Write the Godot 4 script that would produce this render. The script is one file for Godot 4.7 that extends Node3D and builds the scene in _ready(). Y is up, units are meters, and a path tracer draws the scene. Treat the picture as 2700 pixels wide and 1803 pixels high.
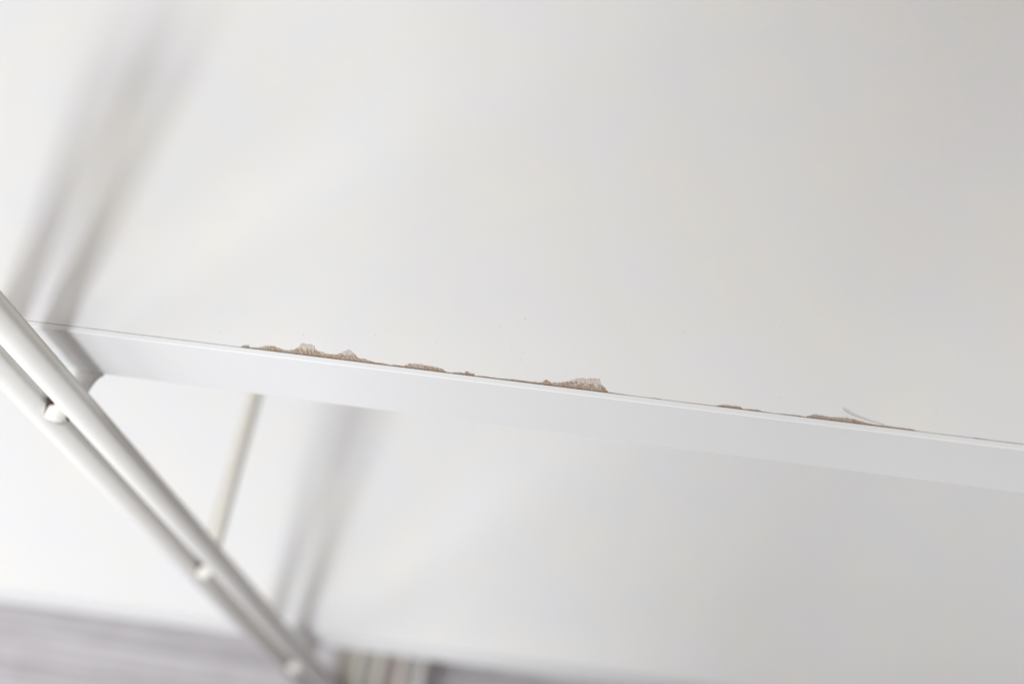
extends Node3D
# Close-up of a white laminated shelf board whose front edge is chipped, on a white steel ladder frame.
# World: x along the shelf edge, y up (0 = top of the chipped shelf), z towards the front; metres.

const BOARD := 0.022          # board thickness
const BAND := 0.0012          # thickness of the edge band
const PITCH := 0.122          # distance between two rungs
const RUNG_R := 0.0025
const TUBE_R := 0.0035
const RUNG_Y := -0.0246       # rung under the chipped shelf
const POST := Vector3(-0.0004, 0, 0.0095)
const TUBE_GAP := 0.01115     # distance between the two tube axes
const FLOOR_Y := -0.355

# laminate edge: x, distance of the torn laminate from the edge band (millimetres)
const TORN := [47.7, 0.1, 48.5, 0.68, 49.3, 0.83, 49.6, 0.34, 51.6, 0.49, 52.3, 0.77, 53.2, 1.08, 54.7, 1.23, 56, 0.99, 57.3, 0.76, 58.4, 0.74, 59.5, 1.05, 60.4, 1.7, 60.8, 2.57, 61.9, 2.58, 62.9, 2.63, 63.6, 2.14, 64.3, 1.42, 65.5, 1.3, 66.5, 1.04, 68.3, 1.01, 69.1, 1.2, 70.1, 1.7, 70.6, 2.04, 71.3, 2.48, 72.3, 1.94, 73.2, 1.13, 73.9, 0.87, 74.7, 0.98, 75.8, 0.75, 77.3, 0.47, 79.3, 0.47, 80.8, 0.28, 81.7, 0.53, 83.7, 0.4, 83.9, 0.57, 84.7, 1.02, 86, 1.09, 86.7, 1.34, 88, 1.11, 89.7, 1.08, 90.9, 0.98, 91.9, 0.85, 92.8, 0.32, 93.9, 0.26, 95.3, 0.52, 96.6, 0.5, 97, 0.95, 97.7, 0.71, 98.7, 0.71, 98.9, 0.22, 100.7, 0.38, 102.6, 0.32, 104.5, 0.32, 107.3, 0.49, 110.2, 0.44, 113, 0.56, 113.9, 1.27, 114.4, 1.13, 114.8, 0.8, 116.7, 0.99, 118.6, 1.44, 119.9, 2.18, 121.2, 2.52, 121.9, 2.41, 122.4, 2.52, 123.5, 2.76, 124.6, 2.82, 125, 1.79, 126.1, 1.04, 126.9, 0.26, 129.1, 0.21, 131.6, 0.13, 134.2, 0.1, 137.3, 0.21, 138, 0.1, 141, 0.1, 147.5, 0.16, 148.8, 0.16, 150.2, 0.53, 151.3, 0.68, 152.3, 0.57, 153.6, 0.74, 154.3, 0.26, 157.2, 0.41, 158.8, 0.2, 160.4, 0.14, 160.9, 0.1, 161.7, 0.21, 165.5, 0.31, 166.8, 0.2, 168.4, 0.88, 170, 0.92, 171.6, 0.78, 173.8, 0.98, 176, 1.04, 177.6, 0.73, 180.1, 0.38, 182.9, 0.42, 185.8, 0.35, 187.6, 0.37, 188.9, 0.12, 192, 0.1, 196, 0.14, 198.2, 0.1, 200.5, 0.24, 202.8, 0.15, 208.6, 0.16]

var M := {}
var noise := FastNoiseLite.new()

func _ready():
	# ---- camera
	var cam := Camera3D.new()
	cam.name = "camera"
	cam.transform = Transform3D(Basis(Vector3(0.98099348, -0.08734439, -0.17327076), Vector3(-0.11723939, 0.4447385, -0.88795416), Vector3(0.15461799, 0.8913914, 0.42604536)), Vector3(0.15100828, 0.26389854, 0.11722545))
	var lens := CameraAttributesPhysical.new()
	lens.frustum_focal_length = 49.6
	lens.frustum_focus_distance = 0.292
	lens.frustum_near = 0.01
	lens.frustum_far = 20.0
	lens.exposure_aperture = 7.0
	cam.attributes = lens
	cam.fov = 27.2
	cam.near = 0.01
	cam.far = 20.0
	add_child(cam)
	cam.current = true
	# ---- surroundings and exposure
	var env := Environment.new()
	env.background_mode = Environment.BG_COLOR
	env.background_color = Color(0.74, 0.715, 0.685)
	env.background_energy_multiplier = 0.66
	env.tonemap_mode = Environment.TONE_MAPPER_LINEAR
	env.tonemap_exposure = 1.23
	env.sdfgi_enabled = true
	env.ssao_enabled = true
	env.ssil_enabled = true
	var around := WorldEnvironment.new()
	around.name = "surroundings"
	around.environment = env
	add_child(around)
	# ---- lights: a tall narrow window in front of the shelf (the shadows of the tubes run straight back),
	# the bright wall round it, and a smaller window close on the left
	area("front_window_light", Vector3(-0.10, 1.60, 1.62), Vector3(0.0, 0.0, -0.05), Vector2(0.34, 0.55), Color(0.965, 0.985, 1.0), 2.4)
	area("front_wall_light", Vector3(-0.30, 1.75, 1.80), Vector3(0.0, 0.0, -0.05), Vector2(1.9, 0.6), Color(0.975, 0.988, 1.0), 2.4)
	area("side_window_light", Vector3(-0.62, 0.25, 0.30), Vector3(0.0, -0.1, -0.02), Vector2(0.35, 0.45), Color(0.98, 0.99, 1.0), 0.21)

	noise.seed = 7
	noise.noise_type = FastNoiseLite.TYPE_SIMPLEX_SMOOTH
	noise.frequency = 1.0
	noise.fractal_octaves = 4
	materials()
	# ---- setting
	var fl := box_mesh(Vector3(3.0, 0.03, 3.0), 0.0)
	var floor_node := mesh_node("floor", fl, M.floor, self)
	floor_node.position = Vector3(0.3, FLOOR_Y - 0.015, 0.2)
	floor_node.set_meta("kind", "structure")
	# ---- things
	cupboard()
	ladder()
	shelves()
	books()
	fibre()
	specks()

# ------------------------------------------------------------------ helpers
func area(called: String, at: Vector3, to: Vector3, size: Vector2, c: Color, e: float):
	var l := AreaLight3D.new()
	l.name = called
	l.area_size = size
	l.area_normalize_energy = true
	l.light_color = c
	l.light_energy = e
	l.shadow_enabled = true
	l.area_range = 8.0
	add_child(l)
	l.look_at_from_position(at, to, Vector3.UP)

func tag(o: Node3D, label: String, category: String, group := ""):
	o.set_meta("label", label)
	o.set_meta("category", category)
	if group != "":
		o.set_meta("group", group)

func thing(called: String, at: Vector3) -> Node3D:
	var o := Node3D.new()
	o.name = called
	o.position = at
	add_child(o, true)
	return o

func mesh_node(called: String, m: Mesh, mat: Material, parent: Node) -> MeshInstance3D:
	var o := MeshInstance3D.new()
	o.name = called
	o.mesh = m
	o.material_override = mat
	parent.add_child(o, true)
	return o

func quad(st: SurfaceTool, a: Vector3, b: Vector3, c: Vector3, d: Vector3):
	# a b c d run clockwise seen from the front
	st.add_vertex(a); st.add_vertex(b); st.add_vertex(c)
	st.add_vertex(a); st.add_vertex(c); st.add_vertex(d)

# a closed profile in (z, y), counter-clockwise seen from +x, swept along x
func sweep(profile: Array, x0: float, x1: float, steps := 1, smooth := false) -> ArrayMesh:
	var st := SurfaceTool.new()
	st.begin(Mesh.PRIMITIVE_TRIANGLES)
	if not smooth:
		st.set_smooth_group(-1)
	else:
		st.set_smooth_group(0)
	var n := profile.size()
	for s in steps:
		var xa := lerpf(x0, x1, float(s) / steps)
		var xb := lerpf(x0, x1, float(s + 1) / steps)
		for i in n:
			var p: Vector2 = profile[i]
			var q: Vector2 = profile[(i + 1) % n]
			quad(st, Vector3(xa, p.y, p.x), Vector3(xa, q.y, q.x), Vector3(xb, q.y, q.x), Vector3(xb, p.y, p.x))
	st.set_smooth_group(-1)
	var packed := PackedVector2Array()
	for p in profile:
		packed.append(p)
	var tri := Geometry2D.triangulate_polygon(packed)
	for k in range(0, tri.size(), 3):
		for e in 2:
			var x := x0 if e == 0 else x1
			var v := [profile[tri[k]], profile[tri[k + 1]], profile[tri[k + 2]]]
			for j in 3:
				var w: Vector2 = v[j] if e == 0 else v[2 - j]
				st.add_vertex(Vector3(x, w.y, w.x))
	st.generate_normals()
	return st.commit()

# box with chamfered edges
func box_mesh(s: Vector3, bevel: float) -> Mesh:
	if bevel <= 0.0:
		var b := BoxMesh.new()
		b.size = s
		return b
	var z := s.z / 2
	var y := s.y / 2
	return sweep([Vector2(-z + bevel, -y), Vector2(z - bevel, -y), Vector2(z, -y + bevel), Vector2(z, y - bevel), Vector2(z - bevel, y), Vector2(-z + bevel, y), Vector2(-z, y - bevel), Vector2(-z, -y + bevel)], -s.x / 2, s.x / 2)

# round bar through points with a radius at each
func bar(points: Array, radii: Array, sides := 32) -> ArrayMesh:
	var st := SurfaceTool.new()
	st.begin(Mesh.PRIMITIVE_TRIANGLES)
	st.set_smooth_group(0)
	var rings := []
	var n := points.size()
	for i in n:
		var d: Vector3 = (points[mini(i + 1, n - 1)] - points[maxi(i - 1, 0)]).normalized()
		var u := d.cross(Vector3.UP if absf(d.y) < 0.9 else Vector3.RIGHT).normalized()
		var w := d.cross(u)
		var ring := []
		for k in sides:
			var a := TAU * k / sides
			ring.append(points[i] + (u * cos(a) + w * sin(a)) * radii[i])
		rings.append(ring)
	for i in n - 1:
		for k in sides:
			var l := (k + 1) % sides
			quad(st, rings[i][k], rings[i][l], rings[i + 1][l], rings[i + 1][k])
	for k in sides:
		var l := (k + 1) % sides
		st.add_vertex(points[0]); st.add_vertex(rings[0][l]); st.add_vertex(rings[0][k])
		st.add_vertex(points[n - 1]); st.add_vertex(rings[n - 1][k]); st.add_vertex(rings[n - 1][l])
	st.generate_normals()
	return st.commit()

# bar with half-round ends
func round_bar(a: Vector3, b: Vector3, r: float, sides := 32) -> ArrayMesh:
	var pts := []
	var rad := []
	var d := (b - a).normalized()
	for k in 5:
		var t := PI / 2 * (0.08 + 0.92 * k / 4.0)
		pts.append(a + d * r * (1.0 - sin(t)))
		rad.append(r * cos(PI / 2 - t))
	for k in 5:
		var t := PI / 2 * (1.0 - 0.92 * k / 4.0)
		pts.append(b - d * r * (1.0 - sin(t)))
		rad.append(r * cos(PI / 2 - t))
	return bar(pts, rad, sides)

# ------------------------------------------------------------------ materials
func noise_texture(freq: float, lo: Color, hi: Color, oct := 4, size := 512) -> NoiseTexture2D:
	var t := NoiseTexture2D.new()
	t.width = size
	t.height = size
	t.seamless = true
	var n := FastNoiseLite.new()
	n.seed = 11
	n.frequency = freq
	n.fractal_octaves = oct
	t.noise = n
	var g := Gradient.new()
	g.set_color(0, lo)
	g.set_color(1, hi)
	t.color_ramp = g
	return t

func normal_texture(freq: float, strength: float) -> NoiseTexture2D:
	var t := NoiseTexture2D.new()
	t.width = 512
	t.height = 512
	t.seamless = true
	t.as_normal_map = true
	t.bump_strength = strength
	var n := FastNoiseLite.new()
	n.seed = 5
	n.frequency = freq
	n.fractal_octaves = 3
	t.noise = n
	return t

func white(lo: Color, hi: Color, rough: float, tile: float, bump: float) -> StandardMaterial3D:
	var m := StandardMaterial3D.new()
	m.albedo_texture = noise_texture(0.012, lo, hi, 5)
	m.roughness = rough
	m.metallic_specular = 0.4
	m.uv1_triplanar = true
	m.uv1_world_triplanar = true
	m.uv1_scale = Vector3.ONE * tile
	if bump > 0.0:
		m.normal_enabled = true
		m.normal_scale = bump
		m.normal_texture = normal_texture(0.05, 4.0)
	return m

func plain(c: Color, rough: float) -> StandardMaterial3D:
	var m := StandardMaterial3D.new()
	m.albedo_color = c.linear_to_srgb()
	m.roughness = rough
	return m

func materials():
	M.laminate = white(Color(0.914, 0.908, 0.892), Color(0.900, 0.899, 0.913), 0.5, 5.0, 0.0)
	M.band = white(Color(0.904, 0.906, 0.905), Color(0.907, 0.905, 0.910), 0.75, 5.0, 0.0)
	M.paint = white(Color(0.892, 0.884, 0.872), Color(0.908, 0.902, 0.892), 0.38, 30.0, 0.10)
	M.cream = white(Color(0.885, 0.868, 0.832), Color(0.90, 0.885, 0.852), 0.45, 30.0, 0.10)
	M.core = StandardMaterial3D.new()
	M.core.vertex_color_use_as_albedo = true
	M.core.roughness = 0.95
	M.core.metallic_specular = 0.2
	M.board = plain(Color(0.36, 0.27, 0.19), 0.95)
	M.rust = StandardMaterial3D.new()
	M.rust.albedo_texture = noise_texture(0.05, Color(0.11, 0.085, 0.07), Color(0.40, 0.28, 0.23), 4, 128)
	M.rust.uv1_triplanar = true
	M.rust.uv1_scale = Vector3.ONE * 300.0
	M.rust.roughness = 0.9
	M.cupboard = plain(Color(0.17, 0.135, 0.10), 0.6)
	M.fibre = plain(Color(0.20, 0.17, 0.15), 0.7)
	M.speck = plain(Color(0.35, 0.31, 0.27), 0.9)
	# floor: grey boards with long grain running along x
	var w := 1024
	var h := 1024
	var img := Image.create(w, h, false, Image.FORMAT_RGB8)
	var n := FastNoiseLite.new()
	n.seed = 31
	n.frequency = 1.0
	n.fractal_octaves = 5
	for j in h:
		for i in w:
			var u := float(i) / w
			var v := float(j) / h
			var g := 0.5 + 0.35 * n.get_noise_2d(u * 3.0, v * 60.0)
			g += 0.6 * n.get_noise_2d(u * 2.5 + 40.0, v * 160.0)
			g += 0.12 * n.get_noise_2d(u * 30.0, v * 30.0 + 90.0)
			var c := Color(0.60, 0.582, 0.594).lerp(Color(0.84, 0.825, 0.836), clampf(g, 0.0, 1.0))
			img.set_pixel(i, j, c)
	img.generate_mipmaps()
	M.floor = StandardMaterial3D.new()
	M.floor.albedo_texture = ImageTexture.create_from_image(img)
	M.floor.uv1_triplanar = true
	M.floor.uv1_world_triplanar = true
	M.floor.uv1_scale = Vector3(1.6, 1.6, 1.6)
	M.floor.roughness = 0.55

# ------------------------------------------------------------------ cupboard behind the camera, between the window and the shelves
func cupboard():
	var x0 := 0.06
	var x1 := 0.75
	var z0 := 0.40
	var z1 := 0.52
	var low := 0.24
	var high := 0.54
	var tall := 1.25
	var b := thing("cupboard", Vector3((x0 + x1) / 2, FLOOR_Y, (z0 + z1) / 2))
	tag(b, "tall shallow dark brown cupboard with an open niche, standing in front of the shelves", "cupboard")
	var w := x1 - x0
	var d := z1 - z0
	for s in [[FLOOR_Y, low, "lower_cabinet"], [high, tall, "upper_cabinet"]]:
		var h: float = s[1] - s[0]
		var c := mesh_node(s[2], box_mesh(Vector3(w, h, d), 0.003), M.cupboard, b)
		c.position = Vector3(0, s[0] - FLOOR_Y + h / 2, 0)
		for e in [-1, 1]:
			var door := mesh_node("door", box_mesh(Vector3(w / 2 - 0.004, h - 0.03, 0.018), 0.003), M.cupboard, c)
			door.position = Vector3(e * w / 4, 0, -d / 2 - 0.009)
			var knob := mesh_node("handle", round_bar(Vector3(0, -0.05, 0), Vector3(0, 0.05, 0), 0.005, 12), M.speck, c)
			knob.position = Vector3(e * 0.03, 0, -d / 2 - 0.024)
	for sx in [-1, 1]:
		for sz in [-1, 1]:
			var p := mesh_node("corner_post", box_mesh(Vector3(0.012, high - low, 0.012), 0.001), M.cupboard, b)
			p.position = Vector3(sx * (w / 2 - 0.008), (low + high) / 2 - FLOOR_Y, sz * (d / 2 - 0.008))

# ------------------------------------------------------------------ ladder frame
func ladder():
	var base := thing("shelf_ladder", Vector3(POST.x, FLOOR_Y, POST.z))
	tag(base, "white painted steel ladder frame with paired round tubes, holding up the shelves", "shelf frame")
	var up := Vector3(0, 1, 0)
	var tall := 0.088 - FLOOR_Y
	var back := -0.262
	var tube := round_bar(Vector3.ZERO, up * tall, TUBE_R, 48)
	for z in [0.0, back]:
		for s in [1, -1]:
			var t := mesh_node("upright_tube", tube, M.paint, base)
			t.position = Vector3(s * TUBE_GAP / 2, 0, z)
	var rung := round_bar(Vector3(0, 0, 0.0034), Vector3(0, 0, back - 0.0034), RUNG_R, 32)
	var cap := blob(Vector3(0.0024, 0.0021, 0.0013), 3, 0.10)
	var bead := blob(Vector3(0.0009, 0.0019, 0.0012), 9, 0.25)
	var line := bar([Vector3(-0.0012, 0.0024, -0.0004), Vector3(-0.0018, 0.0018, 0.0009), Vector3(-0.0022, 0.0008, 0.0019), Vector3(-0.0024, -0.0002, 0.0026)], [0.0006, 0.00045, 0.0004, 0.0005], 10)
	var nick := blob(Vector3(0.0004, 0.0012, 0.0006), 15, 0.3)
	var half := [Vector2(0.0086, 0.0009), Vector2(0.0079, 0.0014), Vector2(0.0073, 0.0023), Vector2(0.0068, 0.0034), Vector2(0.0064, 0.0047), Vector2(0.0062, 0.0064)]
	var plan := [Vector2(0.0086, -0.0050)]
	for p in half:
		plan.append(p)
	for j in half.size():
		var p: Vector2 = half[half.size() - 1 - j]
		plan.append(Vector2(-p.x, p.y))
	plan.append(Vector2(-0.0086, -0.0050))
	var clip := plate(plan, -0.0014, 0.0)
	var k := -3
	while RUNG_Y + PITCH * k < 0.05:
		var y := RUNG_Y + PITCH * k
		k += 1
		if y < FLOOR_Y + 0.05:
			continue
		var r := mesh_node("rung", rung, M.cream, base)
		r.position = Vector3(0, y - FLOOR_Y, 0)
		if absi(k - 1) % 2 == 0:
			var cl := mesh_node("shelf_clip", clip, M.paint, r)
			cl.position = Vector3(0, RUNG_R - 0.0002, -POST.z)
		var c := mesh_node("weld", cap, M.paint, r)
		c.position = Vector3(0, 0, 0.0026)
		var b := mesh_node("rust_spot", bead, M.rust, r)
		b.position = Vector3(-0.0007, 0.0031, -0.0002)
		mesh_node("rust_seam", line, M.rust, r)
		var q := mesh_node("rust_spot", nick, M.rust, r)
		q.position = Vector3(0.0025, -0.0008, 0.0023)

# flat plate from an outline in (x, z), between two heights
func plate(outline: Array, y0: float, y1: float) -> ArrayMesh:
	var st := SurfaceTool.new()
	st.begin(Mesh.PRIMITIVE_TRIANGLES)
	st.set_smooth_group(-1)
	var flat := PackedVector2Array()
	for p in outline:
		flat.append(p)
	var tri := Geometry2D.triangulate_polygon(flat)
	for i in range(0, tri.size(), 3):
		for e in 2:
			for j in 3:
				var p: Vector2 = outline[tri[i + (j if e == 0 else 2 - j)]]
				st.add_vertex(Vector3(p.x, y1 if e == 0 else y0, p.y))
	for i in outline.size():
		var p: Vector2 = outline[i]
		var q: Vector2 = outline[(i + 1) % outline.size()]
		quad(st, Vector3(p.x, y1, p.y), Vector3(q.x, y1, q.y), Vector3(q.x, y0, q.y), Vector3(p.x, y0, p.y))
	st.generate_normals()
	return st.commit()

func blob(r: Vector3, seed_: int, rough: float) -> ArrayMesh:
	var st := SurfaceTool.new()
	st.begin(Mesh.PRIMITIVE_TRIANGLES)
	st.set_smooth_group(0)
	var nu := 20
	var nv := 12
	var p := []
	for j in nv + 1:
		var row := []
		for i in nu:
			var a := TAU * i / nu
			var b := PI * j / nv
			var d := Vector3(sin(b) * cos(a), cos(b), sin(b) * sin(a))
			var f := 1.0 + rough * noise.get_noise_3d(d.x * 0.9 + seed_ * 7.0, d.y * 0.9, d.z * 0.9)
			row.append(d * f * r)
		p.append(row)
	for j in nv:
		for i in nu:
			var l := (i + 1) % nu
			quad(st, p[j][i], p[j][l], p[j + 1][l], p[j + 1][i])
	st.generate_normals()
	return st.commit()

# ------------------------------------------------------------------ shelf boards
func torn_at(x_mm: float) -> float:
	var n := TORN.size() / 2
	if x_mm <= TORN[0] or x_mm >= TORN[2 * n - 2]:
		var far := clampf((absf(x_mm - 110.0) - 110.0) / 10.0, 0.0, 1.0)
		return maxf(0.03, lerpf(0.20, 0.07, far) + 0.05 * noise.get_noise_1d(x_mm * 0.9))
	var lo := 0
	var hi := n - 1
	while hi - lo > 1:
		var mid := (lo + hi) / 2
		if TORN[2 * mid] <= x_mm:
			lo = mid
		else:
			hi = mid
	var t: float = (x_mm - TORN[2 * lo]) / (TORN[2 * hi] - TORN[2 * lo])
	var h := lerpf(TORN[2 * lo + 1], TORN[2 * hi + 1], t)
	h += noise.get_noise_1d(x_mm * 1.3) * 0.14 * minf(1.0, h) + noise.get_noise_1d(x_mm * 7.0 + 300.0) * 0.05 * minf(1.0, h * 2.0)
	return maxf(0.16, h * 1.06 + 0.06 + 0.09 * smoothstep(0.2, 0.4, h))

func shelf(called: String, x0: float, x1: float, depth: float, torn: bool) -> Node3D:
	var base := thing(called, Vector3.ZERO)
	var lam := 0.0005
	var r := 0.00018
	# edge band with a rounded upper and lower corner
	var prof := [Vector2(0.0, -BOARD), Vector2(BAND - r, -BOARD)]
	for k in 7:
		var a := PI / 2 * k / 6.0
		prof.append(Vector2(BAND - r + r * sin(a), -BOARD + r - r * cos(a)))
	for k in 7:
		var a := PI / 2 * k / 6.0
		prof.append(Vector2(BAND - r + r * cos(a), -r + r * sin(a)))
	prof.append(Vector2(0.0, 0.0))
	mesh_node("edge_band", sweep(prof, x0, x1), M.band, base)
	# particle board between the two laminates
	var gap := 0.0 if not torn else 0.004
	var core := sweep([Vector2(-depth, -BOARD + lam), Vector2(-0.0001, -BOARD + lam), Vector2(-0.0001, -0.0016 if torn else -lam), Vector2(-gap - 0.0001, -0.0016 if torn else -lam), Vector2(-gap - 0.0002, -lam), Vector2(-depth, -lam)], x0, x1)
	mesh_node("particle_board", core, M.board, base)
	mesh_node("bottom_laminate", sweep([Vector2(-depth, -BOARD), Vector2(-0.0001, -BOARD), Vector2(-0.0001, -BOARD + lam), Vector2(-depth, -BOARD + lam)], x0, x1), M.laminate, base)
	if not torn:
		mesh_node("top_laminate", sweep([Vector2(-depth, -lam), Vector2(-0.00006, -lam), Vector2(-0.00006, 0.0), Vector2(-depth, 0.0)], x0, x1), M.laminate, base)
		return base
	# top laminate with its torn front edge
	var xs := [x0, -0.12, -0.05]
	var x := -0.03
	while x < 0.235:
		xs.append(x)
		x += 0.0001
	xs.append_array([0.3, x1])
	var st := SurfaceTool.new()
	st.begin(Mesh.PRIMITIVE_TRIANGLES)
	st.set_smooth_group(-1)
	var cs := SurfaceTool.new()
	cs.begin(Mesh.PRIMITIVE_TRIANGLES)
	cs.set_smooth_group(0)
	var rows := 12
	var last := []
	for i in xs.size() - 1:
		var xa: float = xs[i]
		var xb: float = xs[i + 1]
		var za := -torn_at(xa * 1000.0) * 0.001
		var zb := -torn_at(xb * 1000.0) * 0.001
		quad(st, Vector3(xa, 0, za), Vector3(xa, 0, -depth), Vector3(xb, 0, -depth), Vector3(xb, 0, zb))
		var wa := thick(xa, za)
		var wb := thick(xb, zb)
		quad(st, Vector3(xa, -wa, za + 0.00003), Vector3(xa, 0, za), Vector3(xb, 0, zb), Vector3(xb, -wb, zb + 0.00003))
		if last.is_empty():
			last = chip_column(xa, za, rows)
		var next := chip_column(xb, zb, rows)
		for j in rows:
			for e in [[last, j], [last, j + 1], [next, j + 1], [last, j], [next, j + 1], [next, j]]:
				cs.set_color(e[0][e[1]][1])
				cs.add_vertex(e[0][e[1]][0])
		last = next
	quad(st, Vector3(x1, 0, -depth), Vector3(x0, 0, -depth), Vector3(x0, -lam, -depth), Vector3(x1, -lam, -depth))
	st.generate_normals()
	mesh_node("top_laminate", st.commit(), M.laminate, base)
	cs.generate_normals()
	var ex := mesh_node("exposed_core", cs.commit(), M.core, base)
	ex.set_meta("label", "brown torn particle board showing along the chipped front edge")
	return base

# how thick the torn edge of the laminate stands: thin where only its white paper has peeled
func thick(x: float, z: float) -> float:
	var h := -z * 1000.0
	return lerpf(0.00042, 0.00016, smoothstep(1.3, 2.0, h)) + 0.00006 * noise.get_noise_1d(x * 3000.0)

func chip_column(x: float, z_end: float, rows: int) -> Array:
	var col := []
	var xm := x * 1000.0
	for j in rows + 1:
		# from the laminate edge (j = 0, a little underneath it) to the edge band
		var t := float(j) / rows
		var z := lerpf(z_end - 0.00004, -0.00001, t)
		var zm := -z * 1000.0
		var g1 := noise.get_noise_2d(xm * 1.1, zm * 1.3)
		var g2 := noise.get_noise_2d(xm * 2.4 + 50.0, zm * 2.8)
		var g3 := noise.get_noise_2d(xm * 0.25 + 90.0, 0.0)
		var paper := smoothstep(1.25, 1.9, zm + 0.9 * g1 + 0.35 * g2)
		var y := -lerpf(0.00040, 0.00014, paper) + 0.00010 * g2 + 0.00008 * g1
		y = minf(y, -0.00006)
		var trench := smoothstep(0.22, 0.03, zm)
		y = lerpf(y, -0.0012, trench)
		if zm > -z_end * 1000.0:
			y = minf(y, -0.0002)
		# flakes of wood in tan, brown and grey
		var c := Color(0.46, 0.345, 0.25)
		c = c.lerp(Color(0.20, 0.145, 0.11), clampf(0.45 + 2.6 * g2, 0.0, 1.0) * 0.9)
		c = c.lerp(Color(0.50, 0.36, 0.30), clampf(g1 * 1.6, 0.0, 1.0) * 0.6)
		c = c.lerp(Color(0.42, 0.37, 0.33), clampf(0.3 + g3 * 1.8 + smoothstep(120.0, 165.0, xm) * 0.4, 0.0, 1.0) * 0.55)
		var fleck := smoothstep(0.22, 0.36, noise.get_noise_2d(xm * 3.6 - 400.0, zm * 3.6))
		c = c.lerp(Color(0.66, 0.60, 0.54), fleck * 0.8)
		c = c.lerp(Color(0.60, 0.555, 0.52), paper * clampf(0.9 + 0.25 * g2, 0.0, 1.0))
		col.append([Vector3(x, y, z), c])
	return col

func shelves():
	var up := shelf("shelf_board", -0.32, 0.95, 0.265, true)
	tag(up, "white laminated shelf board whose chipped front edge shows brown particle board", "shelf", "shelf boards")
	var low := shelf("shelf_board", -0.32, 0.95, 0.265, false)
	low.position = Vector3(0.09, -2.0 * PITCH, -0.001)
	low.rotation.y = deg_to_rad(1.2)
	low.position -= low.basis * Vector3(0.09, 0, 0)
	tag(low, "out of focus white shelf board with undamaged edge, below the chipped one", "shelf", "shelf boards")

# ------------------------------------------------------------------ books on the floor
func books():
	var spec := [
		[3.0, 13.2, Color(0.58, 0.55, 0.48), Color(0.64, 0.61, 0.54), "thick cream booklet standing on the floor, nearest the ladder frame"],
		[13.6, 17.3, Color(0.30, 0.29, 0.27), Color(0.46, 0.44, 0.41), "thin dark grey booklet right of the thick cream one"],
		[17.8, 22.6, Color(0.52, 0.49, 0.43), Color(0.60, 0.57, 0.51), "thin beige booklet between dark grey and brown ones"],
		[23.0, 27.4, Color(0.26, 0.21, 0.19), Color(0.36, 0.31, 0.29), "dark brown booklet standing beside the pink one"],
		[27.8, 32.2, Color(0.54, 0.48, 0.45), Color(0.60, 0.54, 0.50), "thin pink booklet standing on the floor below the shelves"],
		[32.6, 35.8, Color(0.30, 0.29, 0.28), Color(0.40, 0.38, 0.36), "thin charcoal booklet right of the pink one"],
		[36.2, 39.6, Color(0.66, 0.64, 0.64), Color(0.62, 0.60, 0.55), "thin grey covered booklet at the right end of the row"],
	]
	for s in spec:
		var w: float = (s[1] - s[0]) * 0.001
		var b := thing("booklet", Vector3((s[0] + s[1]) * 0.0005, FLOOR_Y, 0.0))
		tag(b, s[4], "booklet", "booklets standing under the lower shelf")
		var cover := plain(s[2], 0.6)
		var paper := plain(s[3], 0.8)
		var t := 0.0005
		var hgt := 0.035
		for e in [-1, 1]:
			var c := mesh_node("cover", box_mesh(Vector3(t, hgt, 0.15), 0.0001), cover, b)
			c.position = Vector3(e * (w / 2 - t / 2), hgt / 2, -0.0705)
		var sp := mesh_node("spine", box_mesh(Vector3(w - 2 * t, hgt, t), 0.0001), cover, b)
		sp.position = Vector3(0, hgt / 2, 0.0045 - t / 2)
		var pg := mesh_node("pages", box_mesh(Vector3(w - 2 * t, hgt - 0.001, 0.148), 0.0002), paper, b)
		pg.position = Vector3(0, hgt / 2, -0.0705)

# ------------------------------------------------------------------ small bits on the chipped shelf
func fibre():
	var o := mesh_node("fibre", bar([Vector3(0.1738, 0.00075, -0.0026), Vector3(0.1745, 0.00065, -0.0021), Vector3(0.1758, 0.0005, -0.0016), Vector3(0.1775, 0.00035, -0.0012), Vector3(0.1797, 0.00022, -0.0008), Vector3(0.1822, 0.0001, -0.0005)], [0.00005, 0.00006, 0.00005, 0.00004, 0.00003, 0.00002], 8), M.fibre, self)
	tag(o, "fine curled grey fibre lying on the shelf beside the rightmost chip", "fibre")

func specks():
	var rng := RandomNumberGenerator.new()
	rng.seed = 4
	var st := SurfaceTool.new()
	st.begin(Mesh.PRIMITIVE_TRIANGLES)
	var one := blob(Vector3(0.00007, 0.00004, 0.00006), 2, 0.4)
	var at := [Vector2(0.1058, -0.0129), Vector2(0.1079, -0.0067), Vector2(0.1020, -0.0121), Vector2(0.1078, -0.0050)]
	for i in 16:
		at.append(Vector2(rng.randf_range(0.03, 0.21), -0.0025 - 0.02 * pow(rng.randf(), 2.0)))
	for p in at:
		var t := Transform3D(Basis(Vector3.UP, rng.randf() * TAU).scaled(Vector3.ONE * rng.randf_range(0.5, 1.2)), Vector3(p.x, 0.00003, p.y))
		st.append_from(one, 0, t)
	var o := mesh_node("dust", st.commit(), M.speck, self)
	o.set_meta("kind", "stuff")
	tag(o, "scattered tiny dark dust specks on the chipped white shelf", "dust")
